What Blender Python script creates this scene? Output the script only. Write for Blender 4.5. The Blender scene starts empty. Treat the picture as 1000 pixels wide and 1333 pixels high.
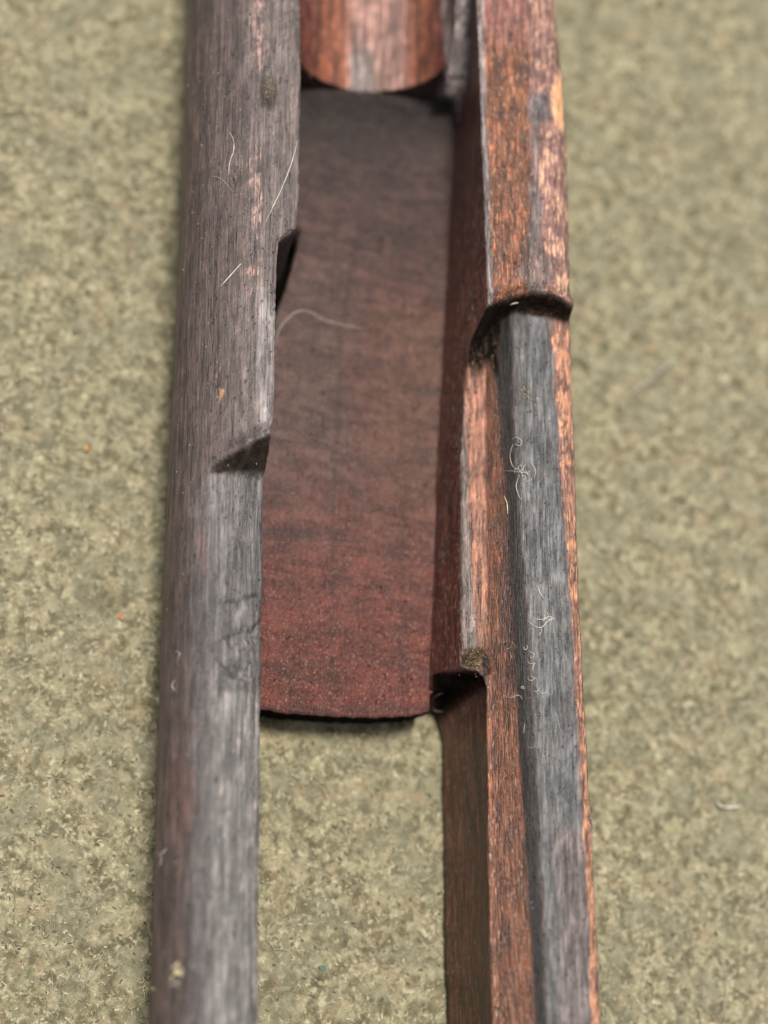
import bpy, math, random
import numpy as np
from mathutils import Vector
from mathutils.bvhtree import BVHTree

# ------------------------------------------------------------------ camera, sky, sun, exposure
S = 0.00009                      # one modelling unit (about one photograph pixel on the rail tops) in metres
D = 2222.0                       # camera distance in modelling units
T0 = np.array([500.0, -666.5, 0.0])
n_ = np.array([-0.17, -0.27, 1.0]); n_ /= np.linalg.norm(n_)
CAM = T0 + D * n_
FW = -n_
RT = np.cross(FW, [0, 1, 0]); RT /= np.linalg.norm(RT)
UP = np.cross(RT, FW)

scene = bpy.context.scene
COL = scene.collection
cd = bpy.data.cameras.new('camera'); cam = bpy.data.objects.new('camera', cd); COL.objects.link(cam)
cd.sensor_fit = 'VERTICAL'; cd.sensor_height = 36.0; cd.lens = 36.0 * D / 1333.0
cd.clip_start = 0.005; cd.clip_end = 50
from mathutils import Matrix
M = Matrix(((RT[0], UP[0], -FW[0], CAM[0] * S), (RT[1], UP[1], -FW[1], CAM[1] * S), (RT[2], UP[2], -FW[2], CAM[2] * S), (0, 0, 0, 1)))
cam.matrix_world = M
cd.dof.use_dof = True; cd.dof.focus_distance = (D + 60) * S; cd.dof.aperture_fstop = 8
scene.camera = cam

SUN_DIR = Vector((0.03, 0.15, 1.0)).normalized()
w = bpy.data.worlds.new('World'); scene.world = w; w.use_nodes = True
nt = w.node_tree; bg = nt.nodes['Background']
sky = nt.nodes.new('ShaderNodeTexSky'); sky.sky_type = 'NISHITA'; sky.sun_disc = False
sky.sun_elevation = math.asin(SUN_DIR.z); sky.sun_rotation = math.atan2(SUN_DIR.x, SUN_DIR.y)
sky.air_density = 1.0; sky.dust_density = 4.0; sky.ozone_density = 0.6
hs = nt.nodes.new('ShaderNodeHueSaturation'); hs.inputs['Saturation'].default_value = 0.35   # overcast: a nearly white sky
nt.links.new(sky.outputs[0], hs.inputs['Color']); nt.links.new(hs.outputs[0], bg.inputs[0]); bg.inputs[1].default_value = 0.095
sd = bpy.data.lights.new('sun', 'SUN'); sd.energy = 3.7; sd.angle = math.radians(10); sd.color = (1.0, 0.95, 0.88)
sun = bpy.data.objects.new('sun', sd); COL.objects.link(sun)
sun.rotation_euler = SUN_DIR.to_track_quat('Z', 'Y').to_euler()
scene.view_settings.view_transform = 'Standard'; scene.view_settings.look = 'None'
scene.view_settings.exposure = 0.32; scene.view_settings.gamma = 1

# ------------------------------------------------------------------ helpers
rng = np.random.default_rng(7); random.seed(7)

def unproj(u, v, z):
    d = FW * D + RT * (u - 500) + UP * (666.5 - v)
    return CAM + d * ((z - CAM[2]) / d[2])

def proj(P):
    d = P - CAM; wz = d @ FW
    return 500 + D * (d @ RT) / wz, 666.5 - D * (d @ UP) / wz

def sst(a, b, x):
    t = np.clip((x - a) / (b - a), 0, 1); return t * t * (3 - 2 * t)

def gsm(a, s):
    if s <= 0: return a
    k = int(s * 3); g = np.exp(-0.5 * (np.arange(-k, k + 1) / s) ** 2); g /= g.sum()
    return np.convolve(np.pad(a, k, mode='edge'), g, 'valid')

_tab = np.random.default_rng(3).random((256, 256))
def vnoise(x, y):
    x = np.asarray(x, float); y = np.asarray(y, float)
    xi = np.floor(x).astype(int); yi = np.floor(y).astype(int); fx = x - xi; fy = y - yi
    fx = fx * fx * (3 - 2 * fx); fy = fy * fy * (3 - 2 * fy)
    a = _tab[xi & 255, yi & 255]; b = _tab[(xi + 1) & 255, yi & 255]
    c = _tab[xi & 255, (yi + 1) & 255]; d = _tab[(xi + 1) & 255, (yi + 1) & 255]
    return (a * (1 - fx) + b * fx) * (1 - fy) + (c * (1 - fx) + d * fx) * fy
def fbm(x, y, o=4):
    r = 0; a = 0.5; n = 0
    for i in range(o):
        x, y = .8 * x - .6 * y + 17.3, .6 * x + .8 * y + 31.7          # turn each octave so that no grid shows
        r = r + a * vnoise(x * 2 ** i, y * 2 ** i); n += a; a *= 0.55
    return r / n

STEP = 2.0
Y0s = unproj(500, -260, 0)[1]; Y1s = unproj(500, 1750, 0)[1]
YS = np.arange(Y0s, Y1s, -STEP)                    # stations along the stock, top of picture to bottom
NY = len(YS)

class Line:
    """lengthwise feature edge: pixel/height triples turned into X(Y), Z(Y)"""
    def __init__(s, pts, sm=6, smz=0, wob=0.0):
        P = np.array([unproj(u, v, z) for (u, v, z) in pts])
        # extrapolate linearly at both ends
        for e, i, j in ((0, 0, 1), (-1, -1, -2)):
            q = P[i] + (P[i] - P[j]) / abs(P[i][1] - P[j][1]) * 400; q[2] = P[i][2]
            P = np.vstack([q, P]) if e == 0 else np.vstack([P, q])
        o = np.argsort(P[:, 1]); P = P[o]
        s.x = gsm(np.interp(YS, P[:, 1], P[:, 0]), sm / STEP)
        s.z = gsm(np.interp(YS, P[:, 1], P[:, 2]), smz / STEP)
        s.x = s.x + (.9 if wob else 0) * (fbm(YS / 5.0, np.full(NY, 3.3 + len(pts))) - .5) * 2.6
        if wob: s.x = s.x + wob * (fbm(YS / 37.0, np.full(NY, wob * 10 + len(pts))) - .5) * 2
def hline(pts, X):
    P = np.array([unproj(*p) for p in pts]); o = np.argsort(P[:, 0])
    return np.interp(X, P[o, 0], P[o, 1])

def tag(o, label, cat, group=None, kind=None):
    o['label'] = label; o['category'] = cat
    if group: o['group'] = group
    if kind: o['kind'] = kind

def mesh_obj(name, V, F, mat, parent=None, smooth=True, attrs=None):
    me = bpy.data.meshes.new(name)
    V = np.asarray(V, float); F = np.asarray(F, int); k = F.shape[1]
    me.vertices.add(len(V)); me.vertices.foreach_set('co', V.ravel())
    me.loops.add(F.size); me.loops.foreach_set('vertex_index', F.ravel())
    me.polygons.add(len(F)); me.polygons.foreach_set('loop_start', np.arange(0, F.size, k))
    me.polygons.foreach_set('loop_total', np.full(len(F), k))
    me.polygons.foreach_set('use_smooth', np.full(len(F), smooth))
    me.update(); me.validate()
    if attrs:
        for an, arr in attrs.items():
            a = me.color_attributes.new(an, 'FLOAT_COLOR', 'POINT')
            a.data.foreach_set('color', np.c_[arr, np.ones(len(V))].ravel())
    me.materials.append(mat)
    o = bpy.data.objects.new(name, me); COL.objects.link(o); o.scale = (S, S, S)
    if parent: o.parent = parent
    return o

def gridF(R, C, close=False, flip=False):
    i, j = np.meshgrid(np.arange(R - 1), np.arange(C if close else C - 1), indexing='ij')
    j2 = (j + 1) % C
    F = np.stack([i * C + j, (i + 1) * C + j, (i + 1) * C + j2, i * C + j2], -1).reshape(-1, 4)
    return F[:, ::-1] if flip else F

# ------------------------------------------------------------------ materials
def N(nt, t, **kw):
    n = nt.nodes.new(t)
    for k, v in kw.items(): setattr(n, k, v)
    return n
def math_(nt, op, a, b=None, c=None):
    n = nt.nodes.new('ShaderNodeMath'); n.operation = op
    for i, x in enumerate((a, b, c)):
        if x is None: continue
        if isinstance(x, (int, float)): n.inputs[i].default_value = x
        else: nt.links.new(x, n.inputs[i])
    return n.outputs[0]
def noise(nt, sx, sy, sz, detail=4, rough=.55, off=0, dist=0, rot=0):
    tc = N(nt, 'ShaderNodeTexCoord'); mp = N(nt, 'ShaderNodeMapping')
    mp.inputs['Scale'].default_value = (1 / sx, 1 / sy, 1 / sz); mp.inputs['Location'].default_value = (off, off * 1.7, off * .3)
    if rot:
        mr = N(nt, 'ShaderNodeMapping'); mr.inputs['Rotation'].default_value = (.3 * rot, .2 * rot, rot)
        nt.links.new(tc.outputs['Object'], mr.inputs[0]); nt.links.new(mr.outputs[0], mp.inputs[0])
    else: nt.links.new(tc.outputs['Object'], mp.inputs[0])
    n = N(nt, 'ShaderNodeTexNoise'); n.inputs['Scale'].default_value = 1; n.inputs['Detail'].default_value = detail
    n.inputs['Roughness'].default_value = rough; n.inputs['Distortion'].default_value = dist
    nt.links.new(mp.outputs[0], n.inputs['Vector']); return n.outputs['Fac']
def mixc(nt, f, a, b, mode='MIX'):
    n = N(nt, 'ShaderNodeMix', data_type='RGBA', blend_type=mode)
    for s, x in ((n.inputs[0], f), (n.inputs[6], a), (n.inputs[7], b)):
        if isinstance(x, (int, float)): s.default_value = x
        elif isinstance(x, tuple): s.default_value = (*x, 1)
        else: nt.links.new(x, s)
    return n.outputs[2]
def ramp(nt, x, a, b, lo=0, hi=1):
    n = N(nt, 'ShaderNodeMapRange'); n.interpolation_type = 'SMOOTHSTEP'
    nt.links.new(x, n.inputs[0])
    for i, q in enumerate((a, b, lo, hi)): n.inputs[i + 1].default_value = q
    return n.outputs[0]

def wood(name, gx=2.4, gy=48, fx=1.5, fy=15, kc=1.3, bands=0, rg=0, bump=1.0, fleck=(0.50, 0.33, 0.24), spec=0.5):
    m = bpy.data.materials.new(name); m.use_nodes = True; nt = m.node_tree; L = nt.links
    bs = nt.nodes['Principled BSDF']
    c1 = N(nt, 'ShaderNodeVertexColor', layer_name='base').outputs[0]
    c2 = N(nt, 'ShaderNodeVertexColor', layer_name='worn').outputs[0]
    pr = N(nt, 'ShaderNodeVertexColor', layer_name='finish').outputs[0]
    sp = N(nt, 'ShaderNodeSeparateColor'); L.new(pr, sp.inputs[0])
    wear, rough, flk = sp.outputs[0], sp.outputs[1], sp.outputs[2]
    g = noise(nt, gx, gy, gx, 5, .6, 0, .35, rg)                       # long grain
    g2 = noise(nt, gx * 3.1, gy * 1.4, gx * 3.1, 3, .5, 11)
    f = noise(nt, fx, fy, fx, 3, .6, 5, rg * 2, rg * .5)                    # fine fibres / pores
    p = noise(nt, 17, 30, 17, 5, .62, 3, .6, .5)               # handling patches
    dots = noise(nt, 2.6, 3.6, 2.6, 2, .5, 41, .5, .7)
    k = math_(nt, 'MULTIPLY', ramp(nt, g, .28, .72, 1 - .46 * kc, 1 + .48 * kc), math_(nt, 'MULTIPLY', ramp(nt, g2, .32, .68, 1 - .36 * kc, 1 + .34 * kc), ramp(nt, p, .35, .68, 1 - .26 * kc, 1 + .22 * kc)))
    if bands:                                              # cross figure of the walnut
        k = math_(nt, 'MULTIPLY', k, ramp(nt, noise(nt, 75, 21, 60, 3, .5, 63, 1.2, .14), .38, .62, 1 - bands, 1 + bands))
    base = mixc(nt, 1.0, c1, k, 'MULTIPLY')
    wm = math_(nt, 'ADD', math_(nt, 'ADD', math_(nt, 'MULTIPLY', g, .40), math_(nt, 'MULTIPLY', p, .45)), math_(nt, 'MULTIPLY', f, .22))
    wm = math_(nt, 'ADD', wm, wear)
    wm = ramp(nt, wm, .97, 1.07)
    worn = mixc(nt, 1.0, c2, ramp(nt, f, .32, .68, .45, 1.45), 'MULTIPLY')
    col = mixc(nt, wm, base, worn)
    pore = ramp(nt, f, .40, .31)
    col = mixc(nt, math_(nt, 'MULTIPLY', pore, .6 * min(kc, 1)), col, (0.018, 0.012, 0.010))
    crack = ramp(nt, noise(nt, 1.9, 70, 1.9, 2, .5, 91, .5), .335, .30)
    dent = ramp(nt, noise(nt, 5, 8, 5, 2, .5, 23, 0, .4), .335, .25)
    col = mixc(nt, math_(nt, 'MULTIPLY', math_(nt, 'MAXIMUM', crack, math_(nt, 'MULTIPLY', dent, .6)), .75 * min(kc, 1)), col, (0.014, 0.010, 0.009))
    fl = math_(nt, 'MULTIPLY', ramp(nt, noise(nt, fx * 1.3, fy * .7, fx * 1.3, 2, .5, 77), .58, .70), flk)
    fl2 = math_(nt, 'MULTIPLY', ramp(nt, dots, .66, .80), math_(nt, 'MULTIPLY', flk, .55))
    col = mixc(nt, math_(nt, 'MAXIMUM', fl, fl2), col, fleck)
    L.new(col, bs.inputs['Base Color'])
    r = math_(nt, 'ADD', rough, math_(nt, 'MULTIPLY', math_(nt, 'SUBTRACT', p, .5), .35))
    L.new(math_(nt, 'ADD', r, math_(nt, 'MULTIPLY', wm, .05)), bs.inputs['Roughness'])
    L.new(ramp(nt, rough, .58, .9, spec, .03), bs.inputs['Specular IOR Level'])
    h = math_(nt, 'ADD', math_(nt, 'MULTIPLY', f, .8), math_(nt, 'MULTIPLY', g, .9))
    h = math_(nt, 'ADD', h, math_(nt, 'MULTIPLY', dots, .35))
    h = math_(nt, 'SUBTRACT', h, math_(nt, 'ADD', math_(nt, 'MULTIPLY', crack, .7), math_(nt, 'MULTIPLY', dent, .9)))
    b = N(nt, 'ShaderNodeBump'); b.inputs['Strength'].default_value = .9; b.inputs['Distance'].default_value = 2.4 * S * bump
    L.new(h, b.inputs['Height']); L.new(b.outputs[0], bs.inputs['Normal'])
    return m

M_rail = wood('weathered_walnut', gx=2.5, gy=70, fy=18, kc=1.1)
M_rail2 = wood('worn_walnut', gx=2.2, gy=40, bump=1.1, fleck=(.62, .40, .27))
M_bed = wood('bed_walnut', gx=13, gy=24, fx=1.6, fy=5.0, bump=1.5, kc=.38, bands=.24, rg=.35, fleck=(.42, .24, .17), spec=.55)
M_chan = wood('channel_walnut', gx=3.2, gy=80, fx=1.3, fy=22, bump=.8, fleck=(.6, .38, .28))

def fibre_mat(name, c, rough=.6, trans=.0):
    m = bpy.data.materials.new(name); m.use_nodes = True; nt = m.node_tree
    bs = nt.nodes['Principled BSDF']
    n = noise(nt, 9, 9, 9, 2)
    nt.links.new(mixc(nt, ramp(nt, n, .3, .7), tuple(x * .75 for x in c), c), bs.inputs['Base Color'])
    bs.inputs['Roughness'].default_value = rough
    return m

# ------------------------------------------------------------------ the stock
root = bpy.data.objects.new('rifle_stock', None); COL.objects.link(root)
root.location = (500 * S, -666 * S, -290 * S); root.empty_display_size = .01
tag(root, 'dark weathered walnut rifle stock with open magazine well, lying on the olive blanket', 'rifle stock')
def part(name, V, F, mat, attrs, label=None, smooth=True):
    V = np.array(V, float) - np.array([500, -666, -290.0])
    o = mesh_obj(name, V, F, mat, root, smooth, attrs)
    if label: o['label'] = label
    return o

def srgb(r, g, b, k=1.0):
    f = lambda c: ((c / 255 + .055) / 1.055) ** 2.4 if c > 10 else c / 255 / 12.92
    return np.array([f(r), f(g), f(b)]) * k

class Paint:
    """finish of the wood by place, some shade and sheen painted in: base colour, worn colour, wear, gloss, flecks"""
    def __init__(s, V, base, worn, wear, rough, flk):
        s.V = V; s.u, s.v = proj(V); n = len(V)
        s.base = np.tile(base, (n, 1)); s.worn = np.tile(worn, (n, 1))
        s.f = np.tile(np.array([wear, rough, flk], float), (n, 1))
    def put(s, m, base=None, worn=None, wear=None, rough=None, flk=None):
        m = np.clip(m, 0, 1)[:, None]
        if base is not None: s.base = s.base * (1 - m) + base * m
        if worn is not None: s.worn = s.worn * (1 - m) + worn * m
        for i, x in enumerate((wear, rough, flk)):
            if x is not None: s.f[:, i] = s.f[:, i] * (1 - m[:, 0]) + x * m[:, 0]
    def box(s, u0, u1, v0, v1, e=8, ev=None, jag=0):
        ev = ev or e
        j = jag * (fbm(s.V[:, 0] / 9, s.V[:, 1] / 26) - .5) * 2 if jag else 0
        return sst(u0 - e, u0 + e, s.u + j) * (1 - sst(u1 - e, u1 + e, s.u + j)) * sst(v0 - ev, v0 + ev, s.v + j * 2) * (1 - sst(v1 - ev, v1 + ev, s.v + j * 2))
    def band(s, pl, pr_, e=4, jag=0, ev=6):
        """between two polylines [(v,u),...]"""
        pl = np.array(pl, float); pr_ = np.array(pr_, float)
        j = jag * (fbm(s.V[:, 0] / 7, s.V[:, 1] / 30) - .5) * 2 if jag else 0
        l = np.interp(s.v, pl[:, 0], pl[:, 1]); r = np.interp(s.v, pr_[:, 0], pr_[:, 1])
        return sst(-e, e, s.u + j - l) * (1 - sst(-e, e, s.u + j - r)) * sst(pl[0, 0] - ev, pl[0, 0] + ev, s.v) * (1 - sst(pl[-1, 0] - ev, pl[-1, 0] + ev, s.v))
    def blob(s, u, v, ru, rv, jag=.5):
        r = np.hypot((s.u - u) / ru, (s.v - v) / rv) + jag * (fbm(s.V[:, 0] / 6, s.V[:, 1] / 14) - .5) * 2
        return 1 - sst(.6, 1.1, r)
    def attrs(s): return {'base': s.base, 'worn': s.worn, 'finish': np.clip(s.f, 0, 1)}

BOT = -285.0
# ---- left side wall
Lout = Line([(246, 0, -110), (240, 150, -110), (232, 350, -110), (222, 550, -110), (215, 700, -110), (209, 850, -110), (205, 1000, -110), (199, 1200, -110), (195, 1333, -110)], 20)
Lrdg = Line([(340, 0, 0), (338, 300, 0), (334, 560, 0), (330, 900, 0), (326, 1333, 0)], 20)
Linn = Line([(390, -60, 0), (391, 0, 0), (392, 120, 0), (391, 200, 0), (389, 260, 0), (386, 296, 0), (377, 304, 0), (364, 312, 0), (361, 335, 0), (359, 400, 0), (358, 470, 0), (357, 520, 0), (353, 562, -2), (349, 590, -40), (345, 620, -44), (344, 680, -44), (344, 760, -44), (341, 820, -44), (342, 860, -44), (340, 940, -44), (340, 1100, -44), (337, 1200, -44), (338, 1333, -44)], 2, 3, .8)
Lcre = Line([(274, 590, -17), (277, 700, -17), (279, 850, -17), (277, 1000, -17), (275, 1150, -17), (274, 1333, -17)], 20)
nE, nT, nW, nU = 30, 56, 14, 14
cols = []
Xo, Xr, Xi = Lout.x, Lrdg.x, Linn.x
# underside -> outer widest
for a in np.linspace(0, 1, nU, endpoint=False):
    th = a * math.pi / 2
    cols.append((Xo + 95 * (1 - math.sin(th)), np.full(NY, -110 - (-110 - BOT) * math.cos(th)), 0))
for a in np.linspace(0, 1, nE, endpoint=False):
    th = a * math.pi / 2
    cols.append((Xr - (Xr - Xo) * math.cos(th), -110 + 110 * math.sin(th) * np.ones(NY), 1))
for a in np.linspace(0, 1, nT):
    cols.append((Xr + (Xi - Xr) * a, np.zeros(NY), 1))
X = np.array([c[0] for c in cols]).T; Z = np.array([c[1] for c in cols]).T; TOP = np.array([c[2] for c in cols])
Y = np.repeat(YS[:, None], X.shape[1], 1)
# notch cut
Ye = hline([(255, 612, 0), (275, 604, 0), (300, 588, 0), (325, 573, 0), (345, 564, 0), (360, 556, 0)], X)
cx = (X - Lcre.x[:, None]) / (Xi - Lcre.x)[:, None]
zc = -17 - 48 * cx + 3 * np.sin(np.clip(cx, 0, 1) * math.pi)
run = 12 + 42 * np.clip(cx, 0, 1)
wv = np.clip((Ye - Y) / run, 0, 1); wv = wv * wv * (3 - 2 * wv) * .6 + .4 * (1 - (1 - wv) ** 1.8)
cut = np.where(cx > -.4, zc, 99)
kk = 3.0
mn = -np.log(np.exp(-np.clip(Z, -60, 0) / kk) + np.exp(-np.clip(cut, -60, 99) / kk)) * kk
mn = np.where((TOP > 0) & (cx > -.4), np.minimum(mn, Z), Z)
Z = np.where(TOP > 0, Z * (1 - wv) + mn * wv, Z)
# edge bevel, chips, hand-worn unevenness
e = (Xi[:, None] - X)
Z = Z - TOP * 5 * np.exp(-np.clip(e, 0, 99) / 3.5)
Z = Z + TOP * (fbm(X / 26, Y / 60) - .5) * 5 + TOP * (fbm(X / 8 + 9, Y / 22) - .5) * 1.4
Z = Z - TOP * 9 * np.exp(-(np.clip(Y - Ye, 0, 99) / 11) ** 2) * (cx > .05) * (Y > Ye - 1) * np.clip(cx * 2, 0, 1)
u_, v_ = proj(np.stack([X, Y, Z], -1).reshape(-1, 3)); u_ = u_.reshape(X.shape); v_ = v_.reshape(X.shape)
def facet(uc, vc, ang, dep, wd):       # chip: one steep and one long side
    a = math.radians(ang); q = (u_ - uc) * math.cos(a) + (v_ - vc) * math.sin(a); t = -(u_ - uc) * math.sin(a) + (v_ - vc) * math.cos(a)
    return -dep * sst(0, 3, q) * (1 - sst(3, wd, q)) * (1 - sst(wd * .5, wd, np.abs(t)))
for f_ in ((300, 826, 60, 7, 34), (312, 778, 75, 5, 30), (330, 815, 40, 6, 26), (296, 872, -50, 7, 30), (316, 860, 20, 5, 22), (308, 885, -75, 4, 20)):
    Z = Z + TOP * facet(*f_)
Z = Z + TOP * (-6 * np.exp(-((u_ - 352) / 12) ** 2 - ((v_ - 110) / 28) ** 2) - 4 * np.exp(-((u_ - 308) / 7) ** 2 - ((v_ - 226) / 14) ** 2))
ZLinn = Z[:, -1].copy()
wc = np.linspace(0, 1, nW)[1:]
Xw = np.repeat(Xi[:, None], nW - 1, 1) - 2 * wc; Zw = ZLinn[:, None] * (1 - wc) + BOT * wc
X = np.hstack([X, Xw]); Z = np.hstack([Z, Zw]); Y = np.repeat(YS[:, None], X.shape[1], 1)
def cap(V3):                       # close both sawn ends, outside the picture
    for r in (0, -1): V3[r] = V3[r].mean(0)
    return V3
VL = cap(np.stack([X, Y, Z], -1)).reshape(-1, 3); FL = gridF(NY, X.shape[1], close=True)
P = Paint(VL, srgb(76, 63, 59), srgb(150, 110, 90), .165, .52, .10)
nz = np.repeat(np.array([0] * nU + [1] * (nE + nT) + [0] * (nW - 1))[None], NY, 0).ravel()
P.put(P.band([(-99, 318), (300, 318), (600, 300)], [(-99, 400), (300, 400), (600, 400)], 12, 12), base=srgb(96, 84, 80), worn=srgb(176, 140, 122), wear=.30, rough=.44)
P.put(P.band([(-99, 322), (90, 326), (100, 330)], [(-99, 345), (90, 348), (100, 340)], 6, 8), wear=.46, worn=srgb(160, 130, 120))
P.put(P.blob(332, 245, 14, 80), wear=.44, worn=srgb(156, 124, 113))
P.put(P.blob(330, 350, 10, 45), wear=.44, worn=srgb(158, 122, 110))
P.put(P.blob(309, 245, 5, 26), wear=.44, worn=srgb(180, 118, 92))
P.put(P.blob(286, 495, 8, 34), wear=.46, worn=srgb(180, 132, 94))
P.put(P.blob(280, 555, 4, 18), wear=.44, worn=srgb(170, 118, 92))
P.put(P.blob(350, 120, 14, 26), base=srgb(70, 62, 50), wear=.1)
P.put(P.box(335, 362, 380, 560, 8, 20, 8), base=srgb(128, 120, 118), wear=.30, rough=.42)
P.put(P.band([(612, 268), (800, 275), (1400, 270)], [(612, 352), (800, 352), (1400, 352)], 5, 8, 14), base=srgb(96, 92, 91), worn=srgb(168, 154, 148), wear=.28, rough=.37, flk=.05)
P.put(P.band([(900, 278), (1000, 279), (1400, 274)], [(900, 352), (1000, 352), (1400, 352)], 5, 3), base=srgb(116, 112, 109), worn=srgb(184, 162, 154), wear=.38, rough=.34)
P.put(P.band([(640, 250), (900, 252), (1400, 242)], [(640, 276), (900, 277), (1400, 272)], 9, 14, 40) * .8, base=srgb(84, 79, 79), rough=.45)
P.put(P.band([(650, 335), (800, 337), (1400, 331)], [(650, 352), (1400, 352)], 3, 5, 20) * .7, base=srgb(70, 66, 68), rough=.5)
P.put(P.blob(235, 1040, 20, 60) * .6 + P.blob(262, 720, 10, 40) * .5, base=srgb(92, 66, 58), worn=srgb(160, 110, 96), wear=.3)
P.put(P.blob(308, 820, 26, 50, .6) * .7, base=srgb(104, 100, 98), rough=.55)
WL = np.zeros(X.shape); WL[:, :wv.shape[1]] = sst(0, .12, wv) * (1 - sst(.80, 1.0, wv)) * (TOP > 0) * sst(-.1, .12, cx) * (.75 + .5 * fbm(X[:, :wv.shape[1]] / 8, Y[:, :wv.shape[1]] / 8)); WL = WL.ravel()
P.put(WL, base=srgb(44, 36, 28), worn=srgb(74, 60, 42), wear=.18, rough=.8, flk=.0)
P.put(P.box(352, 395, 300, 440, 3) * (VL[:, 2] < -8), base=srgb(70, 58, 46), wear=.1, rough=.7)
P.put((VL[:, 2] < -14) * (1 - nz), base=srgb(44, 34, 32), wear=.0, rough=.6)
part('side_wall', VL, FL, M_rail, P.attrs(), 'left side wall of the stock, greyed and rounded, with a shallow notch in its top')

# ---- right side wall
A1 = Line([(603, -60, -200), (602, 0, -200), (598, 120, -200), (590, 200, -200), (578, 400, -200), (568, 600, -200), (561, 800, -200), (557, 900, -200)], 12)
A2 = Line([(574, 900, BOT), (576, 940, BOT), (578, 1100, BOT), (580, 1250, BOT), (583, 1333, BOT)], 12, 0, 1.0)
B1 = Line([(620, -60, 0), (622, 0, 0), (628, 150, 0), (633, 280, 0), (638, 375, 0), (638, 392, -3), (628, 412, -36), (615, 440, -66), (609, 472, -88), (604, 520, -90), (601, 600, -90), (601, 700, -90), (602, 800, -90), (604, 860, -90)], 3, 3, .8)
B2 = Line([(634, 860, -98), (634, 930, -98), (636, 1100, -98), (641, 1333, -98)], 12, 0)
AB2 = Line([(598, 860, -200), (598, 930, -200), (600, 1100, -200), (604, 1333, -200)], 12)
Cn = Line([(646, 396, -70), (636, 420, -86), (631, 480, -94), (632, 600, -96), (634, 800, -97), (637, 860, -98), (640, 930, -99), (643, 1100, -99), (648, 1333, -99)], 8, 4)
Dn = Line([(664, 396, -44), (666, 450, -44), (669, 550, -44), (675, 700, -44), (681, 850, -44), (690, 1000, -44), (700, 1150, -44), (709, 1333, -44)], 14)
En = Line([(718, -60, -4), (718, 0, -4), (728, 200, -5), (728, 380, -8), (727, 400, -46), (733, 600, -46), (742, 800, -46), (753, 950, -46), (764, 1150, -46), (771, 1333, -46)], 8, 2)
Fn = Line([(720, -60, -18), (722, 0, -18), (731, 100, -18), (738, 200, -18), (741, 330, -18), (741, 386, -20), (740, 400, -56), (742, 440, -58), (744, 520, -58), (748, 600, -58), (753, 780, -58), (761, 930, -58), (770, 1080, -58), (777, 1230, -58), (783, 1333, -58)], 6, 2, 1.2)
Gn = Line([(676, -60, 1), (680, 0, 1), (689, 200, 1), (694, 385, 1), (700, 600, 1), (705, 1333, 1)], 10)
# rows: ledge end
Ys_top = unproj(604, 868, -90)[1]; Ys_bot = unproj(560, 914, -200)[1]
nWl, nTp, nO = 26, 100, 22
Xc_, Zc_ = [], []
for a in np.linspace(0, 1, nWl, endpoint=False):       # a=0 bottom, a=1 lip
    ystep = Ys_bot * (1 - a) + Ys_top * a
    wst = .55 * sst(-3, 3, ystep - YS + 5 * (vnoise(YS * 0 + a * 8, YS * 0) - .5)) + .45 * np.clip((ystep - YS) / (42 - 22 * a), 0, 1) ** .6
    # upper wall: BOT..A(-200)..B ; the piece below the floor is hidden
    zz = BOT + (B1.z - BOT) * a
    xu = np.where(zz < -200, A1.x, A1.x + (B1.x - A1.x) * ((np.clip(zz, -200, 0) + 200) / (B1.z + 200)) ** 1.15)
    zz2 = BOT + (B2.z - BOT) * a
    xl = A2.x + (B2.x - A2.x) * a + 5 * math.sin(a * math.pi)
    Xc_.append(xu * (1 - wst) + xl * wst); Zc_.append(zz * (1 - wst) + zz2 * wst)
Bx = lambda yst=Ys_top: None
wst = .7 * sst(-5, 6, Ys_top - YS) + .3 * np.clip((Ys_top - YS) / 30, 0, 1) ** .6
BX = B1.x * (1 - wst) + B2.x * wst; BZ = B1.z * (1 - wst) + B2.z * wst
FX = Fn.x
tt = np.linspace(0, 1, nTp)
Xt = BX[:, None] + (FX - BX)[:, None] * tt[None]
Yt = np.repeat(YS[:, None], nTp, 1)
Zup = np.empty_like(Xt); Zlo = np.empty_like(Xt)
for i in range(NY):
    b = BX[i]
    Zup[i] = np.interp(Xt[i], [b, b + 7, Gn.x[i] - 3, Gn.x[i] + 3, max(En.x[i], Gn.x[i] + 8), FX[i]], [-5, 0, 1, 0, -7, -19])
    cxx = max(Cn.x[i], b + 2); dx = Dn.x[i]
    xs = [b, cxx, cxx + .28 * (dx - cxx), cxx + .72 * (dx - cxx), dx, dx + 9, En.x[i], FX[i]]
    zs = [BZ[i] if YS[i] < Ys_top or B1.z[i] < -60 else min(B1.z[i], -60), Cn.z[i], Cn.z[i] + 14, -64, -49, -43, -45, Fn.z[i]]
    Zlo[i] = np.interp(Xt[i], xs, zs)
Zlo = np.apply_along_axis(lambda r: gsm(r, 1.3), 1, Zlo)
Ye = hline([(560, 392, 0), (600, 392, 0), (638, 393, 0), (652, 388, 0), (668, 383, 0), (700, 377, 0), (724, 378, 0), (746, 387, 0)], Xt)
xr = (Xt - BX[:, None])
runr = np.interp(Xt, [unproj(640, 395, 0)[0], unproj(668, 395, 0)[0]], [34, 13])
wr = np.clip((Ye - Yt) / runr, 0, 1); wr = 1 - (1 - wr) ** 1.7
# rounded nose of the upper top towards the notch
Zup = Zup - 7 * np.exp(-(np.clip(Yt - Ye, 0, 99) / 8) ** 2)
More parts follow.
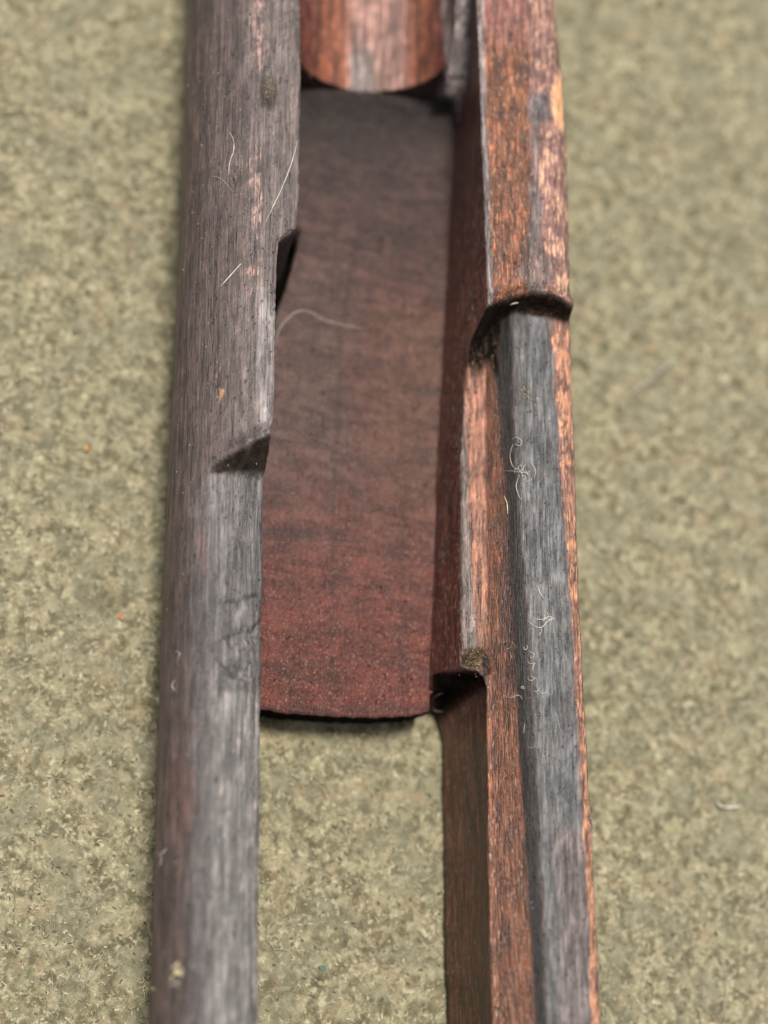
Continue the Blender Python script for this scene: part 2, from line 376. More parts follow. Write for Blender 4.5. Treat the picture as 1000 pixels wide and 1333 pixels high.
# scooped crescent in the top: ledge rises again away from the shoulder
Zt = Zup * (1 - wr) + Zlo * wr
sc = np.clip((Ye - Yt) / 24, 0, 1)
Zt = Zt - 16 * np.sin(np.clip((Xt - Xt[:, :1]) / (Xt[:, -1:] - Xt[:, :1]) * 1.5 - .5, 0, 1) * math.pi) * (1 - sc) * wr * sst(unproj(672, 395, 0)[0], unproj(690, 395, 0)[0], Xt)
Zt = Zt + (fbm(Xt / 22 + 5, Yt / 60) - .5) * 4 + (fbm(Xt / 7 + 9, Yt / 20) - .5) * 1.3
ue, ve = proj(np.stack([Xt, Yt, Zt], -1).reshape(-1, 3)); ue = ue.reshape(Xt.shape); ve = ve.reshape(Xt.shape)
Zt = Zt - sst(838, 872, ve + (fbm(Xt / 6, Yt / 6) - .5) * 14) * (1 - sst(628, 640, ue)) * (Zt < -60) * (Yt > Ys_top - 8) * 22
Zt[:, 0] = np.where(YS > Ye[:, 0], Zt[:, 0], Zt[:, 1] - 2)
BZf = Zt[:, 0]
Xw = np.array(Xc_).T; Zw = np.array(Zc_).T
Xo_, Zo_ = [], []
F0z = Zt[:, -1]
for a in np.linspace(0, 1, nO + 1)[1:]:
    th = a * math.pi / 2
    Xo_.append(FX + 7 * math.sin(min(a * 6, math.pi)) * (a < .5) - 95 * (1 - math.cos(th)) * 1.0); Zo_.append(F0z + (BOT - F0z) * math.sin(th))
X = np.hstack([Xw, Xt, np.array(Xo_).T]); Z = np.hstack([Zw, Zt, np.array(Zo_).T]); Y = np.repeat(YS[:, None], X.shape[1], 1)
X[:, :nWl] += (fbm(Z[:, :nWl] / 20, Y[:, :nWl] / 60) - .5) * 3
VR = cap(np.stack([X, Y, Z], -1)).reshape(-1, 3); FR = gridF(NY, X.shape[1], close=True)
cid = np.repeat(np.arange(X.shape[1])[None], NY, 0).ravel()
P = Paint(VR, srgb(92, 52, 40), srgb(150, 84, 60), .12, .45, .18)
iswall = (cid < nWl).astype(float); istop = ((cid >= nWl) & (cid < nWl + nTp)).astype(float)
P.put(iswall * P.box(500, 720, -200, 900, 6), base=srgb(78, 39, 28), worn=srgb(130, 74, 54), wear=.19, rough=.38, flk=.5)
P.put(iswall * sst(-110, -60, VR[:, 2]) * P.box(500, 720, -200, 900, 6) * .6, base=srgb(92, 54, 44), wear=.24)
P.put(iswall * P.box(500, 720, 905, 1500, 10), base=srgb(88, 54, 40), worn=srgb(120, 78, 54), wear=.14, rough=.45, flk=.3)
# upper top: orange worn flat, pale outer facet, grey seams
up = istop * (VR[:, 2] > -30) * (P.v < 400)
P.put(up, base=srgb(108, 66, 44), worn=srgb(188, 116, 76), wear=.40, rough=.38, flk=.4)
P.put(up * P.box(600, 800, -200, 50, 5, 26, 10), base=srgb(128, 84, 76), worn=srgb(170, 112, 98), wear=.34)
P.put(up * P.band([(-99, 684), (60, 688), (400, 702)], [(-99, 760), (60, 760), (400, 760)], 5, 7), base=srgb(128, 92, 84), worn=srgb(200, 156, 128), wear=.44, rough=.40)
P.put(up * P.band([(150, 690), (250, 690), (400, 690)], [(150, 700), (250, 702), (400, 712)], 4, 9), base=srgb(98, 86, 84), wear=.05)
P.put(up * P.band([(-99, 600), (400, 600)], [(-99, 626), (150, 633), (280, 638), (400, 642)], 1.5, 2), base=srgb(128, 118, 116), wear=.12, rough=.4)
P.put(up * P.blob(700, 140, 16, 26), base=srgb(92, 84, 86), wear=.05)
P.put(up * P.blob(700, 350, 26, 22), base=srgb(104, 86, 80), wear=.12)
P.put(up * P.blob(728, 130, 10, 40), wear=.6, worn=srgb(214, 160, 118))
# lower
lo = istop * (P.v > 380) * (1 - (VR[:, 2] > -30))
P.put(lo * P.band([(440, 598), (880, 598)], [(440, 640), (880, 640)], 2), base=srgb(140, 94, 74), worn=srgb(186, 134, 110), wear=.40, rough=.36, flk=.3)
P.put(lo * P.band([(500, 590), (880, 590)], [(500, 604), (700, 611), (850, 622), (880, 630)], 2, 3), base=srgb(112, 100, 94), worn=srgb(150, 130, 120), wear=.15, rough=.45)
P.put(lo * P.band([(440, 631), (600, 632), (900, 634), (1400, 640)], [(440, 668), (600, 670), (900, 690), (1400, 712)], 2, 3), base=srgb(104, 62, 40), worn=srgb(150, 96, 64), wear=.20, rough=.36, flk=.35)
P.put(lo * P.band([(880, 628), (1100, 634), (1400, 642)], [(880, 680), (1100, 692), (1400, 712)], 3, 6), base=srgb(112, 68, 46), worn=srgb(170, 112, 78), wear=.24, rough=.34, flk=.55)
P.put(lo * P.band([(560, 648), (700, 652), (900, 655)], [(560, 672), (700, 674), (900, 690)], 6, 9), base=srgb(72, 42, 32), wear=.02, flk=.2)
P.put(lo * P.band([(396, 652), (500, 644), (600, 658), (720, 664), (900, 672), (1100, 684), (1400, 700)], [(396, 668), (500, 669), (600, 672), (720, 681), (900, 694), (1100, 703), (1400, 714)], 3.5, 3), base=srgb(40, 36, 34), worn=srgb(70, 62, 58), wear=.02, rough=.5, flk=.05)
P.put(lo * P.band([(392, 667), (500, 669), (600, 672), (720, 681), (900, 694), (1100, 703), (1400, 714)], [(392, 760), (700, 770), (1400, 800)], 3, 3), base=srgb(88, 87, 87), worn=srgb(130, 116, 110), wear=.17, rough=.42, flk=.06)
P.put(lo * P.band([(1080, 720), (1400, 735)], [(1080, 765), (1400, 772)], 10, 14), base=srgb(96, 86, 84), worn=srgb(176, 134, 118), wear=.30)
P.put(lo * P.band([(398, 716), (520, 724), (700, 735), (800, 744), (1000, 756), (1150, 762), (1400, 772)], [(398, 800), (1400, 810)], 3, 5), base=srgb(130, 90, 76), worn=srgb(204, 146, 112), wear=.47, rough=.42, flk=.3)
P.put(lo * P.blob(685, 520, 15, 22), worn=srgb(170, 150, 118), wear=.32)
# the cut shoulder and the hollow under it, painted dark and matt
sh = istop * (wr.ravel() > .03 if False else 1)
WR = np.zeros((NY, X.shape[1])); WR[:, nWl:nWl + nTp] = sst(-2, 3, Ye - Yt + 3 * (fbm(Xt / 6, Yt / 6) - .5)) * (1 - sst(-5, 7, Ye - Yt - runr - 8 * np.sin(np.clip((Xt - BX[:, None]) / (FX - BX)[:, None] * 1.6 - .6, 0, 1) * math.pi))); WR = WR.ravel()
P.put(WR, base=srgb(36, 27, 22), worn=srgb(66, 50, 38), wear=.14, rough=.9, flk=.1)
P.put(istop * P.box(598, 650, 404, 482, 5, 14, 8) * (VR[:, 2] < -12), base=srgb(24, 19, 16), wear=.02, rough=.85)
P.put(istop * P.blob(617, 858, 17, 18, .4), base=srgb(92, 76, 56), worn=srgb(150, 120, 84), wear=.2, rough=.7)
P.put(istop * P.blob(632, 868, 5, 22, .2), base=srgb(38, 34, 30), wear=0)
P.put(sst(866, 880, P.v) * (1 - sst(-18, 22, P.v - np.interp(P.u, [572, 632], [938, 896]))) * iswall * (VR[:, 1] < Ys_top + 4) * sst(552, 570, P.u), base=srgb(18, 14, 12), wear=0, rough=1, flk=0)  # shade in the ledge-end cavity painted near-black, fading out below
P.put((cid >= nWl + nTp - 1).astype(float), base=srgb(60, 46, 44), wear=.05, rough=.5)
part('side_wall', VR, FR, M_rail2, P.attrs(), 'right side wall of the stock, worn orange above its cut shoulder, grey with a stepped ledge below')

# ---- receiver bed (floor)
nC, nR = 170, 420
Xl = np.interp
XI_f = lambda y: np.interp(y, YS[::-1], Linn.x[::-1])
A_f = lambda y: np.interp(y, YS[::-1], A1.x[::-1])
Ytop = unproj(480, 70, -190)[1]
ss = np.linspace(0, 1, nC)
Xend = XI_f(unproj(450, 920, -200)[1]) - 40 + ss * (A_f(unproj(560, 920, -200)[1]) + 2 - XI_f(unproj(450, 920, -200)[1]) + 40)
Yend = hline([(310, 914, -200), (342, 920, -200), (370, 925, -200), (400, 928, -200), (440, 931, -200), (480, 932, -200), (520, 931, -200), (548, 927, -200), (566, 921, -200), (580, 914, -200)], Xend)
Yend = Yend + (fbm(Xend / 9, Xend * 0) - .5) * 5
tr = np.linspace(0, 1, nR)[:, None]
Y = Ytop + (Yend[None] - Ytop) * tr
xl = XI_f(Y) - 45; xr_ = A_f(Y) + np.where(Y > Ys_bot + 12, 6, 2)
xl = np.minimum(xl, np.interp(Y, [unproj(400, 480, -200)[1], unproj(400, 290, -200)[1]], [0, 0]) + XI_f(Y) - 45)
X = xl + (xr_ - xl) * ss[None]
Z = -186 - 13 * sst(0, .25, tr) - 3 * np.cos((ss[None] - .5) * math.pi) * 0 + 0 * X
Z = Z + 5 * np.abs((ss[None] - .55) * 2) ** 2.5 + 21 * np.exp(-(np.clip(unproj(471, 118, -166)[1] - Y, 0, 999) / 30) ** 1.5) * (Y < unproj(471, 118, -166)[1] + 1)
Z = Z + (fbm(X / 60, Y / 60) - .5) * 8 + (fbm(X / 24, Y / 15) - .5) * 2.0 + (fbm(X / 5, Y / 5) - .5) * .8
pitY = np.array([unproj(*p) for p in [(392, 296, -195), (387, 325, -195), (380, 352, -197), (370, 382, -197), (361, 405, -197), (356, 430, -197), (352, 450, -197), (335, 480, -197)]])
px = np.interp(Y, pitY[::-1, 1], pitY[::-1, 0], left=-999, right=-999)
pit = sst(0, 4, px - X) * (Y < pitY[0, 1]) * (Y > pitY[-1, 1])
Z = Z * (1 - pit) + (BOT + 2) * pit
rows = [np.stack([X, Y, Z], -1)]
for (dy, dz) in ((2.2, -1.0), (3.6, -3.2), (4.2, -6), (4.0, -20), (3, -45), (1, -70), (0, BOT + 200)):
    r = np.stack([X[-1], Y[-1] - dy, Z[-1] + dz], -1); rows.append(r[None])
r = np.stack([X[-1], Y[-1] * 0 + Ytop, X[-1] * 0 + BOT + 1], -1); rows.append(r[None])
G = np.concatenate(rows, 0); VB = G.reshape(-1, 3); FB = gridF(G.shape[0], nC)
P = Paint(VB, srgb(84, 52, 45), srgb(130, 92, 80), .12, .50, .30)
P.put(P.box(300, 700, -250, 400, 10, 220), base=srgb(58, 42, 38), worn=srgb(82, 64, 58), rough=.50, flk=.14)  # bed darkens towards the shoulder, shade painted into the base colour
P.put(P.box(300, 700, -50, 180, 10, 40), base=srgb(34, 25, 22), worn=srgb(52, 39, 35), flk=.10)  # shadow below the channel lip painted into the bed
P.put(P.box(300, 470, 330, 640, 50, 110, 30), base=srgb(78, 59, 53), worn=srgb(116, 96, 88), wear=.16, rough=.38, flk=.25)
P.put(P.box(470, 700, 380, 690, 50, 110, 30), base=srgb(82, 55, 45), worn=srgb(134, 102, 88), wear=.14, rough=.38, flk=.4)
P.put(P.box(300, 700, 745, 1260, 10, 170, 40), base=srgb(86, 38, 28), worn=srgb(132, 74, 54), wear=.14, rough=.42, flk=.55)
P.put(P.box(300, 700, -50, 165, 10, 40), base=srgb(38, 28, 25), rough=.6)  # second coat of the painted shadow below the lip
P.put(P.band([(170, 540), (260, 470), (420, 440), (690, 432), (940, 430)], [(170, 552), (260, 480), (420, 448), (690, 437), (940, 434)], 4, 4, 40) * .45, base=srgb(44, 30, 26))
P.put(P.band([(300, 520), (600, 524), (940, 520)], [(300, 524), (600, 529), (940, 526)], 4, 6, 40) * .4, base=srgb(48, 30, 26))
for vb, hb in ((762, 5), (822, 7), (866, 4)): P.put(P.box(300, 700, vb - hb, vb + hb, 20, 5, 12) * .4, base=srgb(54, 28, 22))
P.put(P.blob(375, 694, 46, 9, .4) * .55, base=srgb(58, 42, 38), flk=.1)
P.put(P.blob(400, 880, 50, 30) * .4, base=srgb(64, 34, 26))
P.put(P.box(300, 700, 919, 1000, 3, 5), base=srgb(74, 36, 27), flk=.3)
rowid = np.repeat(np.arange(G.shape[0])[:, None], nC, 1).ravel()
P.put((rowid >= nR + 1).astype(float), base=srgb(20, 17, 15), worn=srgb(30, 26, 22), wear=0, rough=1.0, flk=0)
P.put((pit.ravel() > .15).astype(float) if False else np.concatenate([(pit.ravel() > .12).astype(float), np.zeros(len(VB) - pit.size)]), base=srgb(14, 11, 9), worn=srgb(20, 16, 14), wear=0, rough=1.0, flk=0)  # deep shade in the pit painted near-black
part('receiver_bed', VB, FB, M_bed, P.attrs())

# ---- barrel channel with its recoil shoulder
c0 = unproj(471, 118, -166); Yc = c0[1]; Xc = c0[0]
yy = np.concatenate([[Yc, Yc + 1.0, Yc + 2.5, Yc + 5], np.arange(Yc + 8, Y0s - 2, 3.0)])
prof = []
xl0 = XI_f(Yc) - 30; xr0 = A_f(Yc) + 30
for x in np.linspace(min(xl0, Xc - 130), Xc - 113, 6)[:-1]: prof.append((x, -46.0, 0))
for th in np.linspace(-math.pi / 2, math.pi / 2, 110): prof.append((Xc + 112 * math.sin(th), -46 - 120 * math.cos(th), 1))
for x in np.linspace(Xc + 112, xr0, 12)[1:]: prof.append((x, -48.0, 0))
prof = np.array(prof)
rows = []
pf = prof.copy(); pf[:, 1] -= 60 * sst(Xc + 110, Xc + 118, pf[:, 0])
ramp_ = sst(Xc + 104, Xc + 116, prof[:, 0])          # added corner ramp beside the channel, shaped to mimic a light patch
for z in (BOT, -270, -250, -225, -200, -170):
    thr = Xc + 106 + (A_f(Yc) - 4 - Xc - 106) * min(1, max(0, (-108 - z) / 90)); ramp_ = sst(thr, thr + 6, prof[:, 0])
    rows.append(np.stack([prof[:, 0], np.full(len(prof), Yc) - ramp_ * (-104 - z) * .6, np.minimum(np.full(len(prof), z), pf[:, 1] - 1)], -1))
ramp_ = sst(Xc + 106, Xc + 114, prof[:, 0])
for k in (3, 2, 1):
    rows.append(np.stack([prof[:, 0], np.full(len(prof), Yc) - ramp_ * (k * 14 - 10) * .6 + (fbm(prof[:, 0] / 12, prof[:, 0] * 0 + k) - .5) * 3, np.minimum(pf[:, 1] - k * 14 + 12, pf[:, 1])], -1))
for i, y in enumerate(yy):
    dz = (-3.0, -1.2, -.3, 0)[i] if i < 4 else 0
    z = prof[:, 1] + dz + (fbm(prof[:, 0] / 14, np.full(len(prof), y / 60)) - .5) * 2.5
    z = z - 60 * sst(Xc + 110, Xc + 118, prof[:, 0]) * np.clip(1 - (y - Yc) / 110, 0, 1)
    z = z - 7 * np.exp(-((prof[:, 0] - Xc + 2) / 9) ** 4) * (1 - sst(0, 40, y - Yc))
    x = np.where(prof[:, 2] > 0, Xc + (prof[:, 0] - Xc) * (1 + .0012 * (y - Yc)), prof[:, 0])
    rows.append(np.stack([x, np.full(len(prof), y), z], -1))
G = np.array(rows); VC = G.reshape(-1, 3); FC = gridF(G.shape[0], len(prof), flip=True)
P = Paint(VC, srgb(116, 64, 42), srgb(158, 104, 80), .24, .40, .25)
P.put(P.box(455, 530, -200, 200, 12), base=srgb(142, 108, 98), worn=srgb(190, 150, 140), wear=.30, rough=.34, flk=.1)  # highlight along the channel middle painted into the colour
P.put((VC[:, 0] > Xc + 110) * (VC[:, 2] > -200) * 1.0, wear=.02, flk=0)
P.put(P.box(300, 412, -200, 200, 10), base=srgb(84, 42, 33), wear=.1)  # shading of the channel's left side painted in
P.put(P.box(560, 620, -200, 200, 10), base=srgb(90, 48, 40), wear=.12)  # shading of the channel's right side painted in
P.put(P.box(456, 487, 62, 200, 8, 26, 8), base=srgb(118, 106, 102), worn=srgb(156, 140, 136), wear=.2, rough=.34)  # grey sheen streak running to the lip, painted as colour
rid = np.repeat(np.arange(G.shape[0])[:, None], len(prof), 1).ravel()
fr = (rid < 9).astype(float)
P.put(fr, base=srgb(74, 53, 47), worn=srgb(90, 68, 60), wear=.05, rough=.62, flk=.05)
P.put(fr * P.box(459, 484, 100, 150, 3), base=srgb(120, 110, 106), rough=.5)  # small patch of light below the lip, painted on the shoulder face
P.put((VC[:, 0] > Xc + 110) * (VC[:, 2] > -190) * 1.0, base=srgb(112, 101, 98), worn=srgb(118, 106, 102), wear=.02, rough=.6, flk=0)  # grey of the lit corner patch painted onto the ramp
part('barrel_channel', VC, FC, M_chan, P.attrs())

# ------------------------------------------------------------------ blanket
BZ0 = -296.0
mb = bpy.data.materials.new('olive_wool'); mb.use_nodes = True; nt = mb.node_tree; bs = nt.nodes['Principled BSDF']
a = noise(nt, 20, 20, 20, 5, .64, 2, .6, .4); b = noise(nt, 8, 8.5, 8, 3, .55, 8, .8); c = noise(nt, 60, 60, 60, 3, .5, 20); d = noise(nt, 3, 3, 3, 2, .5, 31)
cc = mixc(nt, ramp(nt, a, .36, .64), (.102, .089, .050), (.285, .254, .158))
cc = mixc(nt, ramp(nt, b, .50, .78), cc, (.50, .45, .30))
cc = mixc(nt, ramp(nt, b, .42, .25, 0, .75), cc, (.10, .088, .055))
cc = mixc(nt, ramp(nt, c, .42, .66, 0, .5), cc, (.17, .165, .11))
cc = mixc(nt, ramp(nt, noise(nt, 40, 40, 40, 3, .6, 57), .56, .70, 0, .45), cc, (.28, .205, .12))
cc = mixc(nt, ramp(nt, noise(nt, 15, 15, 15, 4, .7, 71), .40, .30, 0, .7), cc, (.075, .072, .042))
nt.links.new(cc, bs.inputs['Base Color']); bs.inputs['Roughness'].default_value = .95; bs.inputs['Specular IOR Level'].default_value = .1
bs.inputs['Sheen Weight'].default_value = .25
h = math_(nt, 'ADD', math_(nt, 'MULTIPLY', b, 1.0), math_(nt, 'MULTIPLY', d, .4))
bp = N(nt, 'ShaderNodeBump'); bp.inputs['Distance'].default_value = 8 * S; bp.inputs['Strength'].default_value = .6
nt.links.new(h, bp.inputs['Height']); nt.links.new(bp.outputs[0], bs.inputs['Normal'])
broot = bpy.data.objects.new('blanket', None); COL.objects.link(broot); broot.location = (500 * S, -666 * S, BZ0 * S); broot.empty_display_size = .01
tag(broot, 'olive green fuzzy wool blanket spread beneath the rifle stock', 'blanket')
gx = np.concatenate([np.arange(-2600, -300, 40), np.arange(-300, 1400, 4.5), np.arange(1400, 3600, 40)]); gy = np.concatenate([np.arange(2400, 200, -40), np.arange(200, -1600, -4.5), np.arange(-1600, -3800, -40)])
GX, GY = np.meshgrid(gx, gy)
def bl_h(x, y): return BZ0 + (fbm(x / 150, y / 150, 2) - .5) * 10 + (fbm(x / 14, y / 14, 3) - .5) * 9
GZ = bl_h(GX, GY)
ins = (GX > 230) & (GX < 760); GZ = np.where(ins, np.minimum(GZ, BOT - 3), GZ)
off = np.array([500, -666, BZ0])
VG = np.stack([GX, GY, GZ], -1).reshape(-1, 3) - off
mesh_obj('cloth', VG, gridF(len(gy), len(gx)), mb, broot)
# wool fuzz: curled fibres standing in the nap
def strands(n, area, zf, lmin, lmax, rad, seed, lift=6, segs=5):
    r = np.random.default_rng(seed)
    x = r.uniform(area[0], area[1], n); y = r.uniform(area[2], area[3], n)
    L = r.uniform(lmin, lmax, n); a = r.uniform(0, 2 * np.pi, n); k = r.normal(0, 1.5, n)
    P = np.zeros((n, segs, 3)); t = np.linspace(0, 1, segs)
    xx, yy_ = x.copy(), y.copy()
    z0 = zf(x, y)
    for i in range(segs):
        P[:, i, 0] = xx; P[:, i, 1] = yy_; P[:, i, 2] = z0 + r.uniform(.2, 1, n) * lift * math.sin(t[i] * math.pi) + 1
        a2 = a + k * t[i]; xx = xx + np.cos(a2) * L / (segs - 1); yy_ = yy_ + np.sin(a2) * L / (segs - 1)
    R = rad * r.uniform(.6, 1.3, n)
    T = np.gradient(P, axis=1); T /= np.linalg.norm(T, axis=2, keepdims=True)
    up = np.array([0, 0, 1.0]); sd_ = np.cross(T, up); sd_ /= np.linalg.norm(sd_, axis=2, keepdims=True) + 1e-9
    ring = []
    for q in range(3):
        an = q * 2 * math.pi / 3
        ring.append(P + (sd_ * math.cos(an) + np.cross(sd_, T) * math.sin(an)) * R[:, None, None])
    V = np.stack(ring, 2).reshape(-1, 3)
    F = []
    base = (np.arange(n) * segs * 3)[:, None]
    fl = []
    for i in range(segs - 1):
        for q in range(3):
            q2 = (q + 1) % 3; fl.append([i * 3 + q, (i + 1) * 3 + q, (i + 1) * 3 + q2, i * 3 + q2])
    F = (base[:, :, None] + np.array(fl)[None].reshape(1, 1, -1)).reshape(-1, 4)
    return V, F
for nm, n, c, rad, l1, l2, sd0 in (('wool_fuzz', 7000, (.26, .23, .14), 1.6, 3, 7, 1), ('wool_fuzz', 5000, (.48, .43, .30), 1.5, 2.5, 7, 3), ('wool_fuzz', 2500, (.20, .195, .125), 1.6, 3, 7, 4), ('wool_fuzz', 900, (.32, .20, .12), 1.4, 3, 6, 5), ('wool_fuzz', 2500, (.11, .10, .065), 1.5, 3, 7, 7), ('wool_fuzz', 300, (.34, .31, .21), .9, 30, 80, 6)):
    V, F = strands(n, (-250, 1350, -1550, 150), bl_h, l1, l2, rad, sd0, .6)
    inside = False
    o = mesh_obj(nm, V - off, F, fibre_mat('wool_' + str(sd0), c, .9), broot); o['kind'] = 'stuff'

# ------------------------------------------------------------------ lint, hairs and crumbs
V_all = np.vstack([VL, VR, VB, VC, VG + off]); nv = np.cumsum([0, len(VL), len(VR), len(VB), len(VC)])
F_all = np.vstack([FL, FR + nv[1], FB + nv[2], FC + nv[3], gridF(len(gy), len(gx)) + nv[4]])
bvh = BVHTree.FromPolygons([tuple(p) for p in V_all.tolist()], F_all.tolist())
def hit(u, v, lift=1.0):
    d = FW * D + RT * (u - 500) + UP * (666.5 - v); d = Vector(d).normalized()
    p, nn, i, t = bvh.ray_cast(Vector(CAM), d)
    return np.array(p - d * lift) if p else unproj(u, v, -200)
def tube(paths, rad):
    rad = rad * .6
    """one mesh from smooth tapered fibres; each path is a list of points"""
    Vs, Fs, o = [], [], 0
    for pts in paths:
        P = np.array(pts, float); m = len(P); 
        t = np.linspace(0, m - 1, max(6, m * 4)); i = np.clip(t.astype(int), 0, m - 2); f = (t - i)[:, None]
        g = lambda j: P[np.clip(j, 0, m - 1)]
        a, b, c, d = g(i - 1), g(i), g(i + 1), g(i + 2)
        C = .5 * ((2 * b) + (-a + c) * f + (2 * a - 5 * b + 4 * c - d) * f * f + (-a + 3 * b - 3 * c + d) * f ** 3)
        T = np.gradient(C, axis=0); T /= np.linalg.norm(T, axis=1, keepdims=True) + 1e-9
        s = np.cross(T, n_); s /= np.linalg.norm(s, axis=1, keepdims=True) + 1e-9; w_ = np.cross(s, T)
        R = (rad * (1 - .65 * np.abs(np.linspace(-1, 1, len(C))) ** 3) * (.6 + .8 * vnoise(C[:, 0] / 6, C[:, 1] / 6)))[:, None]
        k = 5
        V = np.stack([C + (s * math.cos(q * 2 * math.pi / k) + w_ * math.sin(q * 2 * math.pi / k)) * R for q in range(k)], 1).reshape(-1, 3)
        Vs.append(V); Fs.append(gridF(len(C), k, close=True) + o); o += len(V)
    return np.vstack(Vs), np.vstack(Fs)
M_white = fibre_mat('pale_lint', (.64, .60, .52), .5); M_cream = fibre_mat('cream_lint', (.74, .64, .38), .6)
M_tan = fibre_mat('tan_dust', (.50, .36, .18), .8); M_dim = fibre_mat('grey_lint', (.42, .40, .36), .6)
def hair(name, uvs, rad, mat, label, cat, group=None, lift=1.5, kind=None):
    paths = [[hit(u, v, lift + 1.3 * (i % 2)) for i, (u, v) in enumerate(p)] for p in uvs]
    V, F = tube(paths, rad); c = V.mean(0)
    o = mesh_obj(name, V - c, F, mat); o.location = tuple(c * S)
    tag(o, label, cat, group, kind); return o
def crumbs(u, v, ru, rv, n, r_):
    out = []
    for q in range(n):
        x = u + r_.gauss(0, ru * .5); y = v + r_.gauss(0, rv * .5); a = r_.uniform(0, 6.3); l = r_.uniform(.8, 2.6)
        out.append([(x, y), (x + math.cos(a) * l, y + math.sin(a) * l)])
    return out
def scrib(u, v, ru, rv, n, r_, k=4):
    out = []
    for q in range(n):
        a = r_.gauss(1.57, .9); x = u + r_.gauss(0, ru * .6); y = v + r_.gauss(0, rv * .6); p = [(x, y)]
        st = r_.uniform(1.2, 2.6); kap = r_.choice((-1, 1)) * r_.uniform(.1, .75)
        for i in range(k + 4): a += kap + r_.gauss(0, .3); x += math.cos(a) * st; y += math.sin(a) * st; p.append((x, y))
        out.append(p)
    return out
GH = 'loose pale hairs lying on the wood'; GT = 'tufts of lint clinging to the wood'; GB = 'bits of fluff on the blanket'
hair('hair', [[(299, 172), (304, 183), (304, 197), (299, 212), (298, 228)]], .9, M_white, 'short bent white hair on the upper left side wall, above the small nick', 'hair', GH)
hair('hair', [[(274, 229), (286, 232), (296, 241), (303, 250)]], .5, M_dim, 'faint grey curved hair left of the small nick in the left side wall', 'hair', GH)
hair('hair', [[(388, 182), (379, 214), (367, 245), (356, 268), (346, 289)]], .95, M_white, 'long straight white hair slanting to the inner edge of the left side wall', 'hair', GH)
hair('hair', [[(314, 343), (306, 352), (297, 362), (287, 373)]], 1.1, M_white, 'short stiff straight white hair in the middle of the left side wall', 'hair', GH)
hair('hair', [[(359, 448), (364, 428), (377, 412), (393, 404), (407, 407), (417, 414), (432, 419), (452, 424), (472, 427)]], .75, M_white, 'long white hair curving across the receiver bed from the left edge', 'hair', GH)
#hair('hair', [[(430, 478), (445, 487), (462, 494)]], .4, M_dim, 'very faint straight hair on the receiver bed below the curved white one', 'hair', GH)
hair('hair', [[(656, 645), (660, 655), (661, 669)]], .9, M_cream, 'tiny yellowish hair on the brown slope of the right side wall', 'hair', GH)
hair('hair', [[(748, 618), (750, 634), (752, 650), (749, 660)]], .6, M_white, 'fine white hair on the outer edge of the right side wall', 'hair', GH)
hair('hair', [[(195, 806), (204, 812), (213, 806)], [(198, 803), (201, 809), (196, 814)]], .7, M_cream, 'small hooked cream hair sticking out at the left outer edge, upper of two', 'hair', GH, 3)
hair('hair', [[(214, 850), (206, 860), (198, 872), (194, 886)]], .7, M_cream, 'curved cream hair at the left outer edge, just below the hooked one', 'hair', GH, 3)
hair('hair', [[(228, 848), (234, 850), (232, 857)], [(228, 885), (224, 893), (228, 899)]], .7, M_white, 'pair of tiny white curls on the outer left side wall beside the chips', 'hair', GH)
hair('hair', [[(216, 1104), (212, 1112), (204, 1114)], [(200, 1116), (207, 1112), (214, 1108), (217, 1104)], [(203, 1108), (210, 1116), (208, 1128)]], .6, M_white, 'small forked white hair low on the left outer edge above the cream tufts', 'hair', GH, 2)
hair('hair', [[(563, 922), (569, 926), (577, 926)], [(562, 912), (568, 906), (577, 902)]], .7, M_dim, 'grey hair hooked at the dark front corner of the receiver bed', 'hair', GH)
hair('hair', [[(664, 397), (669, 395), (675, 394)]], 1.2, M_white, 'white speck of hair in the corner of the right shoulder cut', 'hair', GH)
r1 = random.Random(5)
hair('lint_tuft', [[(667, 572), (672, 569), (679, 574), (677, 580), (670, 578)], [(668, 578), (664, 592), (667, 606), (674, 612)], [(657, 613), (668, 613), (680, 615), (690, 614)], [(677, 604), (681, 612), (688, 618), (684, 612)], [(676, 618), (672, 634), (678, 650), (680, 646)], [(690, 600), (697, 612), (696, 622)]] + scrib(680, 612, 8, 10, 6, r1), .55, M_white, 'looping tuft of white lint on the inner edge of the grey right top, highest one', 'lint', GT)
hair('lint_tuft', [[(688, 808), (694, 814), (704, 817), (711, 811), (718, 803)], [(704, 817), (705, 822), (702, 827)], [(712, 803), (718, 803), (718, 809)], [(700, 762), (703, 772), (709, 780)]] + scrib(712, 806, 6, 5, 4, r1, 3), .75, M_white, 'Y-shaped white lint thread in the middle of the grey right top', 'lint', GT)
hair('lint_tuft', scrib(664, 838, 6, 10, 4, r1, 3), .55, M_dim, 'small pale lint curl on the inner slope beside the end of the ledge', 'lint', GT)
hair('lint_tuft', scrib(698, 876, 14, 26, 8, r1) + [[(655, 905), (665, 908), (675, 905), (680, 910)], [(700, 896), (706, 903), (712, 900)]], .6, M_white, 'loose spread of white lint at the ledge end on the right side wall', 'lint', GT)
hair('lint_tuft', [[(706, 940), (708, 965), (706, 990), (709, 1020), (710, 1066)], [(722, 925), (728, 945), (733, 958)], [(683, 940), (682, 955)]] + scrib(705, 950, 10, 26, 6, r1), .5, M_dim, 'long thin grey lint strand running down the lower right top', 'lint', GT)
hair('lint_tuft', scrib(230, 1262, 7, 6, 9, r1, 3), .95, M_cream, 'cream tuft on the lower left side wall, right one of two', 'lint', GT)
hair('lint_tuft', scrib(188, 1285, 6, 6, 8, r1, 3) + [[(180, 1287), (188, 1284), (194, 1279)]], .95, M_cream, 'cream tuft at the lower left outer edge, left one of two', 'lint', GT, 3)
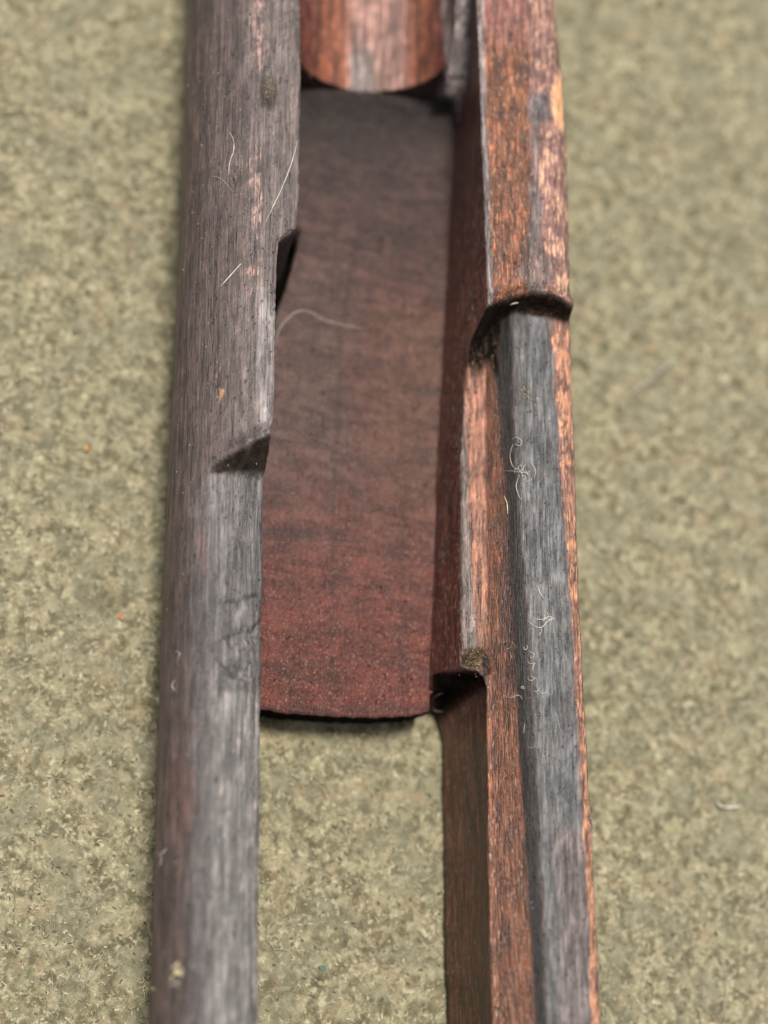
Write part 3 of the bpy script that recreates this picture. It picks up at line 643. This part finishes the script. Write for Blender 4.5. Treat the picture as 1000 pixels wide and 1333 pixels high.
hair('lint_tuft', [[(246, 1250), (252, 1260), (262, 1266)], [(250, 1256), (262, 1257), (268, 1255)]] + scrib(234, 1278, 5, 5, 4, r1, 3), .7, M_dim, 'dull grey lint beside the cream tuft on the lower left side wall', 'lint', GT)
hair('lint_tuft', crumbs(686, 513, 9, 9, 22, r1) + crumbs(696, 526, 6, 8, 12, r1), .8, M_tan, 'golden crumbs of dust on the grey right top below the shoulder cut', 'dust', GT)
hair('lint_tuft', crumbs(617, 862, 14, 14, 30, r1), .8, M_tan, 'tan dust caught at the lower end of the right inner ledge', 'dust', GT)
hair('lint_tuft', crumbs(352, 118, 7, 12, 14, r1), .7, M_tan, 'ochre dust in the dent near the top of the left side wall', 'dust', GT)
M_or = fibre_mat('orange_fluff', (.85, .42, .07), .8); M_co = fibre_mat('coral_fluff', (.75, .28, .14), .8); M_teal = fibre_mat('teal_fluff', (.16, .36, .28), .8)
for (u, v, m, lb) in ((112, 583, M_or, 'bright orange speck of fluff on the blanket left of the stock, upper one'), (158, 803, M_co, 'coral orange speck of fluff on the blanket left of the stock, lower one'), (846, 455, M_co, 'coral speck of fluff on the blanket right of the stock'), (423, 1259, M_teal, 'teal speck of fluff on the blanket inside the magazine well'), (148, 166, M_cream, 'cream speck of fluff on the blanket at the upper left')):
    hair('fluff', crumbs(u, v, 4.5, 4, 12, r1), 1.7, m, lb, 'fluff', GB, 8)
hair('fluff', [[(934, 1043), (938, 1049), (948, 1051), (958, 1050), (966, 1048)]], 2.6, M_white, 'thick white curled thread on the blanket at the lower right', 'fluff', GB, 9)
hair('fluff', [[(812, 520), (830, 506), (846, 494), (862, 480), (884, 466)]], 2.0, M_dim, 'long straight grey thread on the blanket right of the shoulder cut', 'fluff', GB, 7)
hair('fluff', [[(936, 417), (944, 410), (952, 402)]], 2.2, M_cream, 'short straight cream thread on the blanket at the right', 'fluff', GB, 7)
# dust specks: countless
r2 = random.Random(9); sp = []
for k in range(330):
    side = r2.random()
    v = r2.uniform(0, 1333)
    if side < .45: u = r2.uniform(230 - v * .02, 290)
    elif side < .75: u = r2.uniform(260, 335)
    else: u = r2.uniform(640, 745)
    p = hit(u, v, .6); q = p + np.array([r2.uniform(-1, 1), r2.uniform(-3.0, 3.0), 0]); sp.append([p, (p + q) / 2 + .3, q])
V, F = tube(sp, .55); dz = mesh_obj('dust_specks', V - np.array([500, -666, -290]), F, M_dim, root); dz['kind'] = 'stuff'
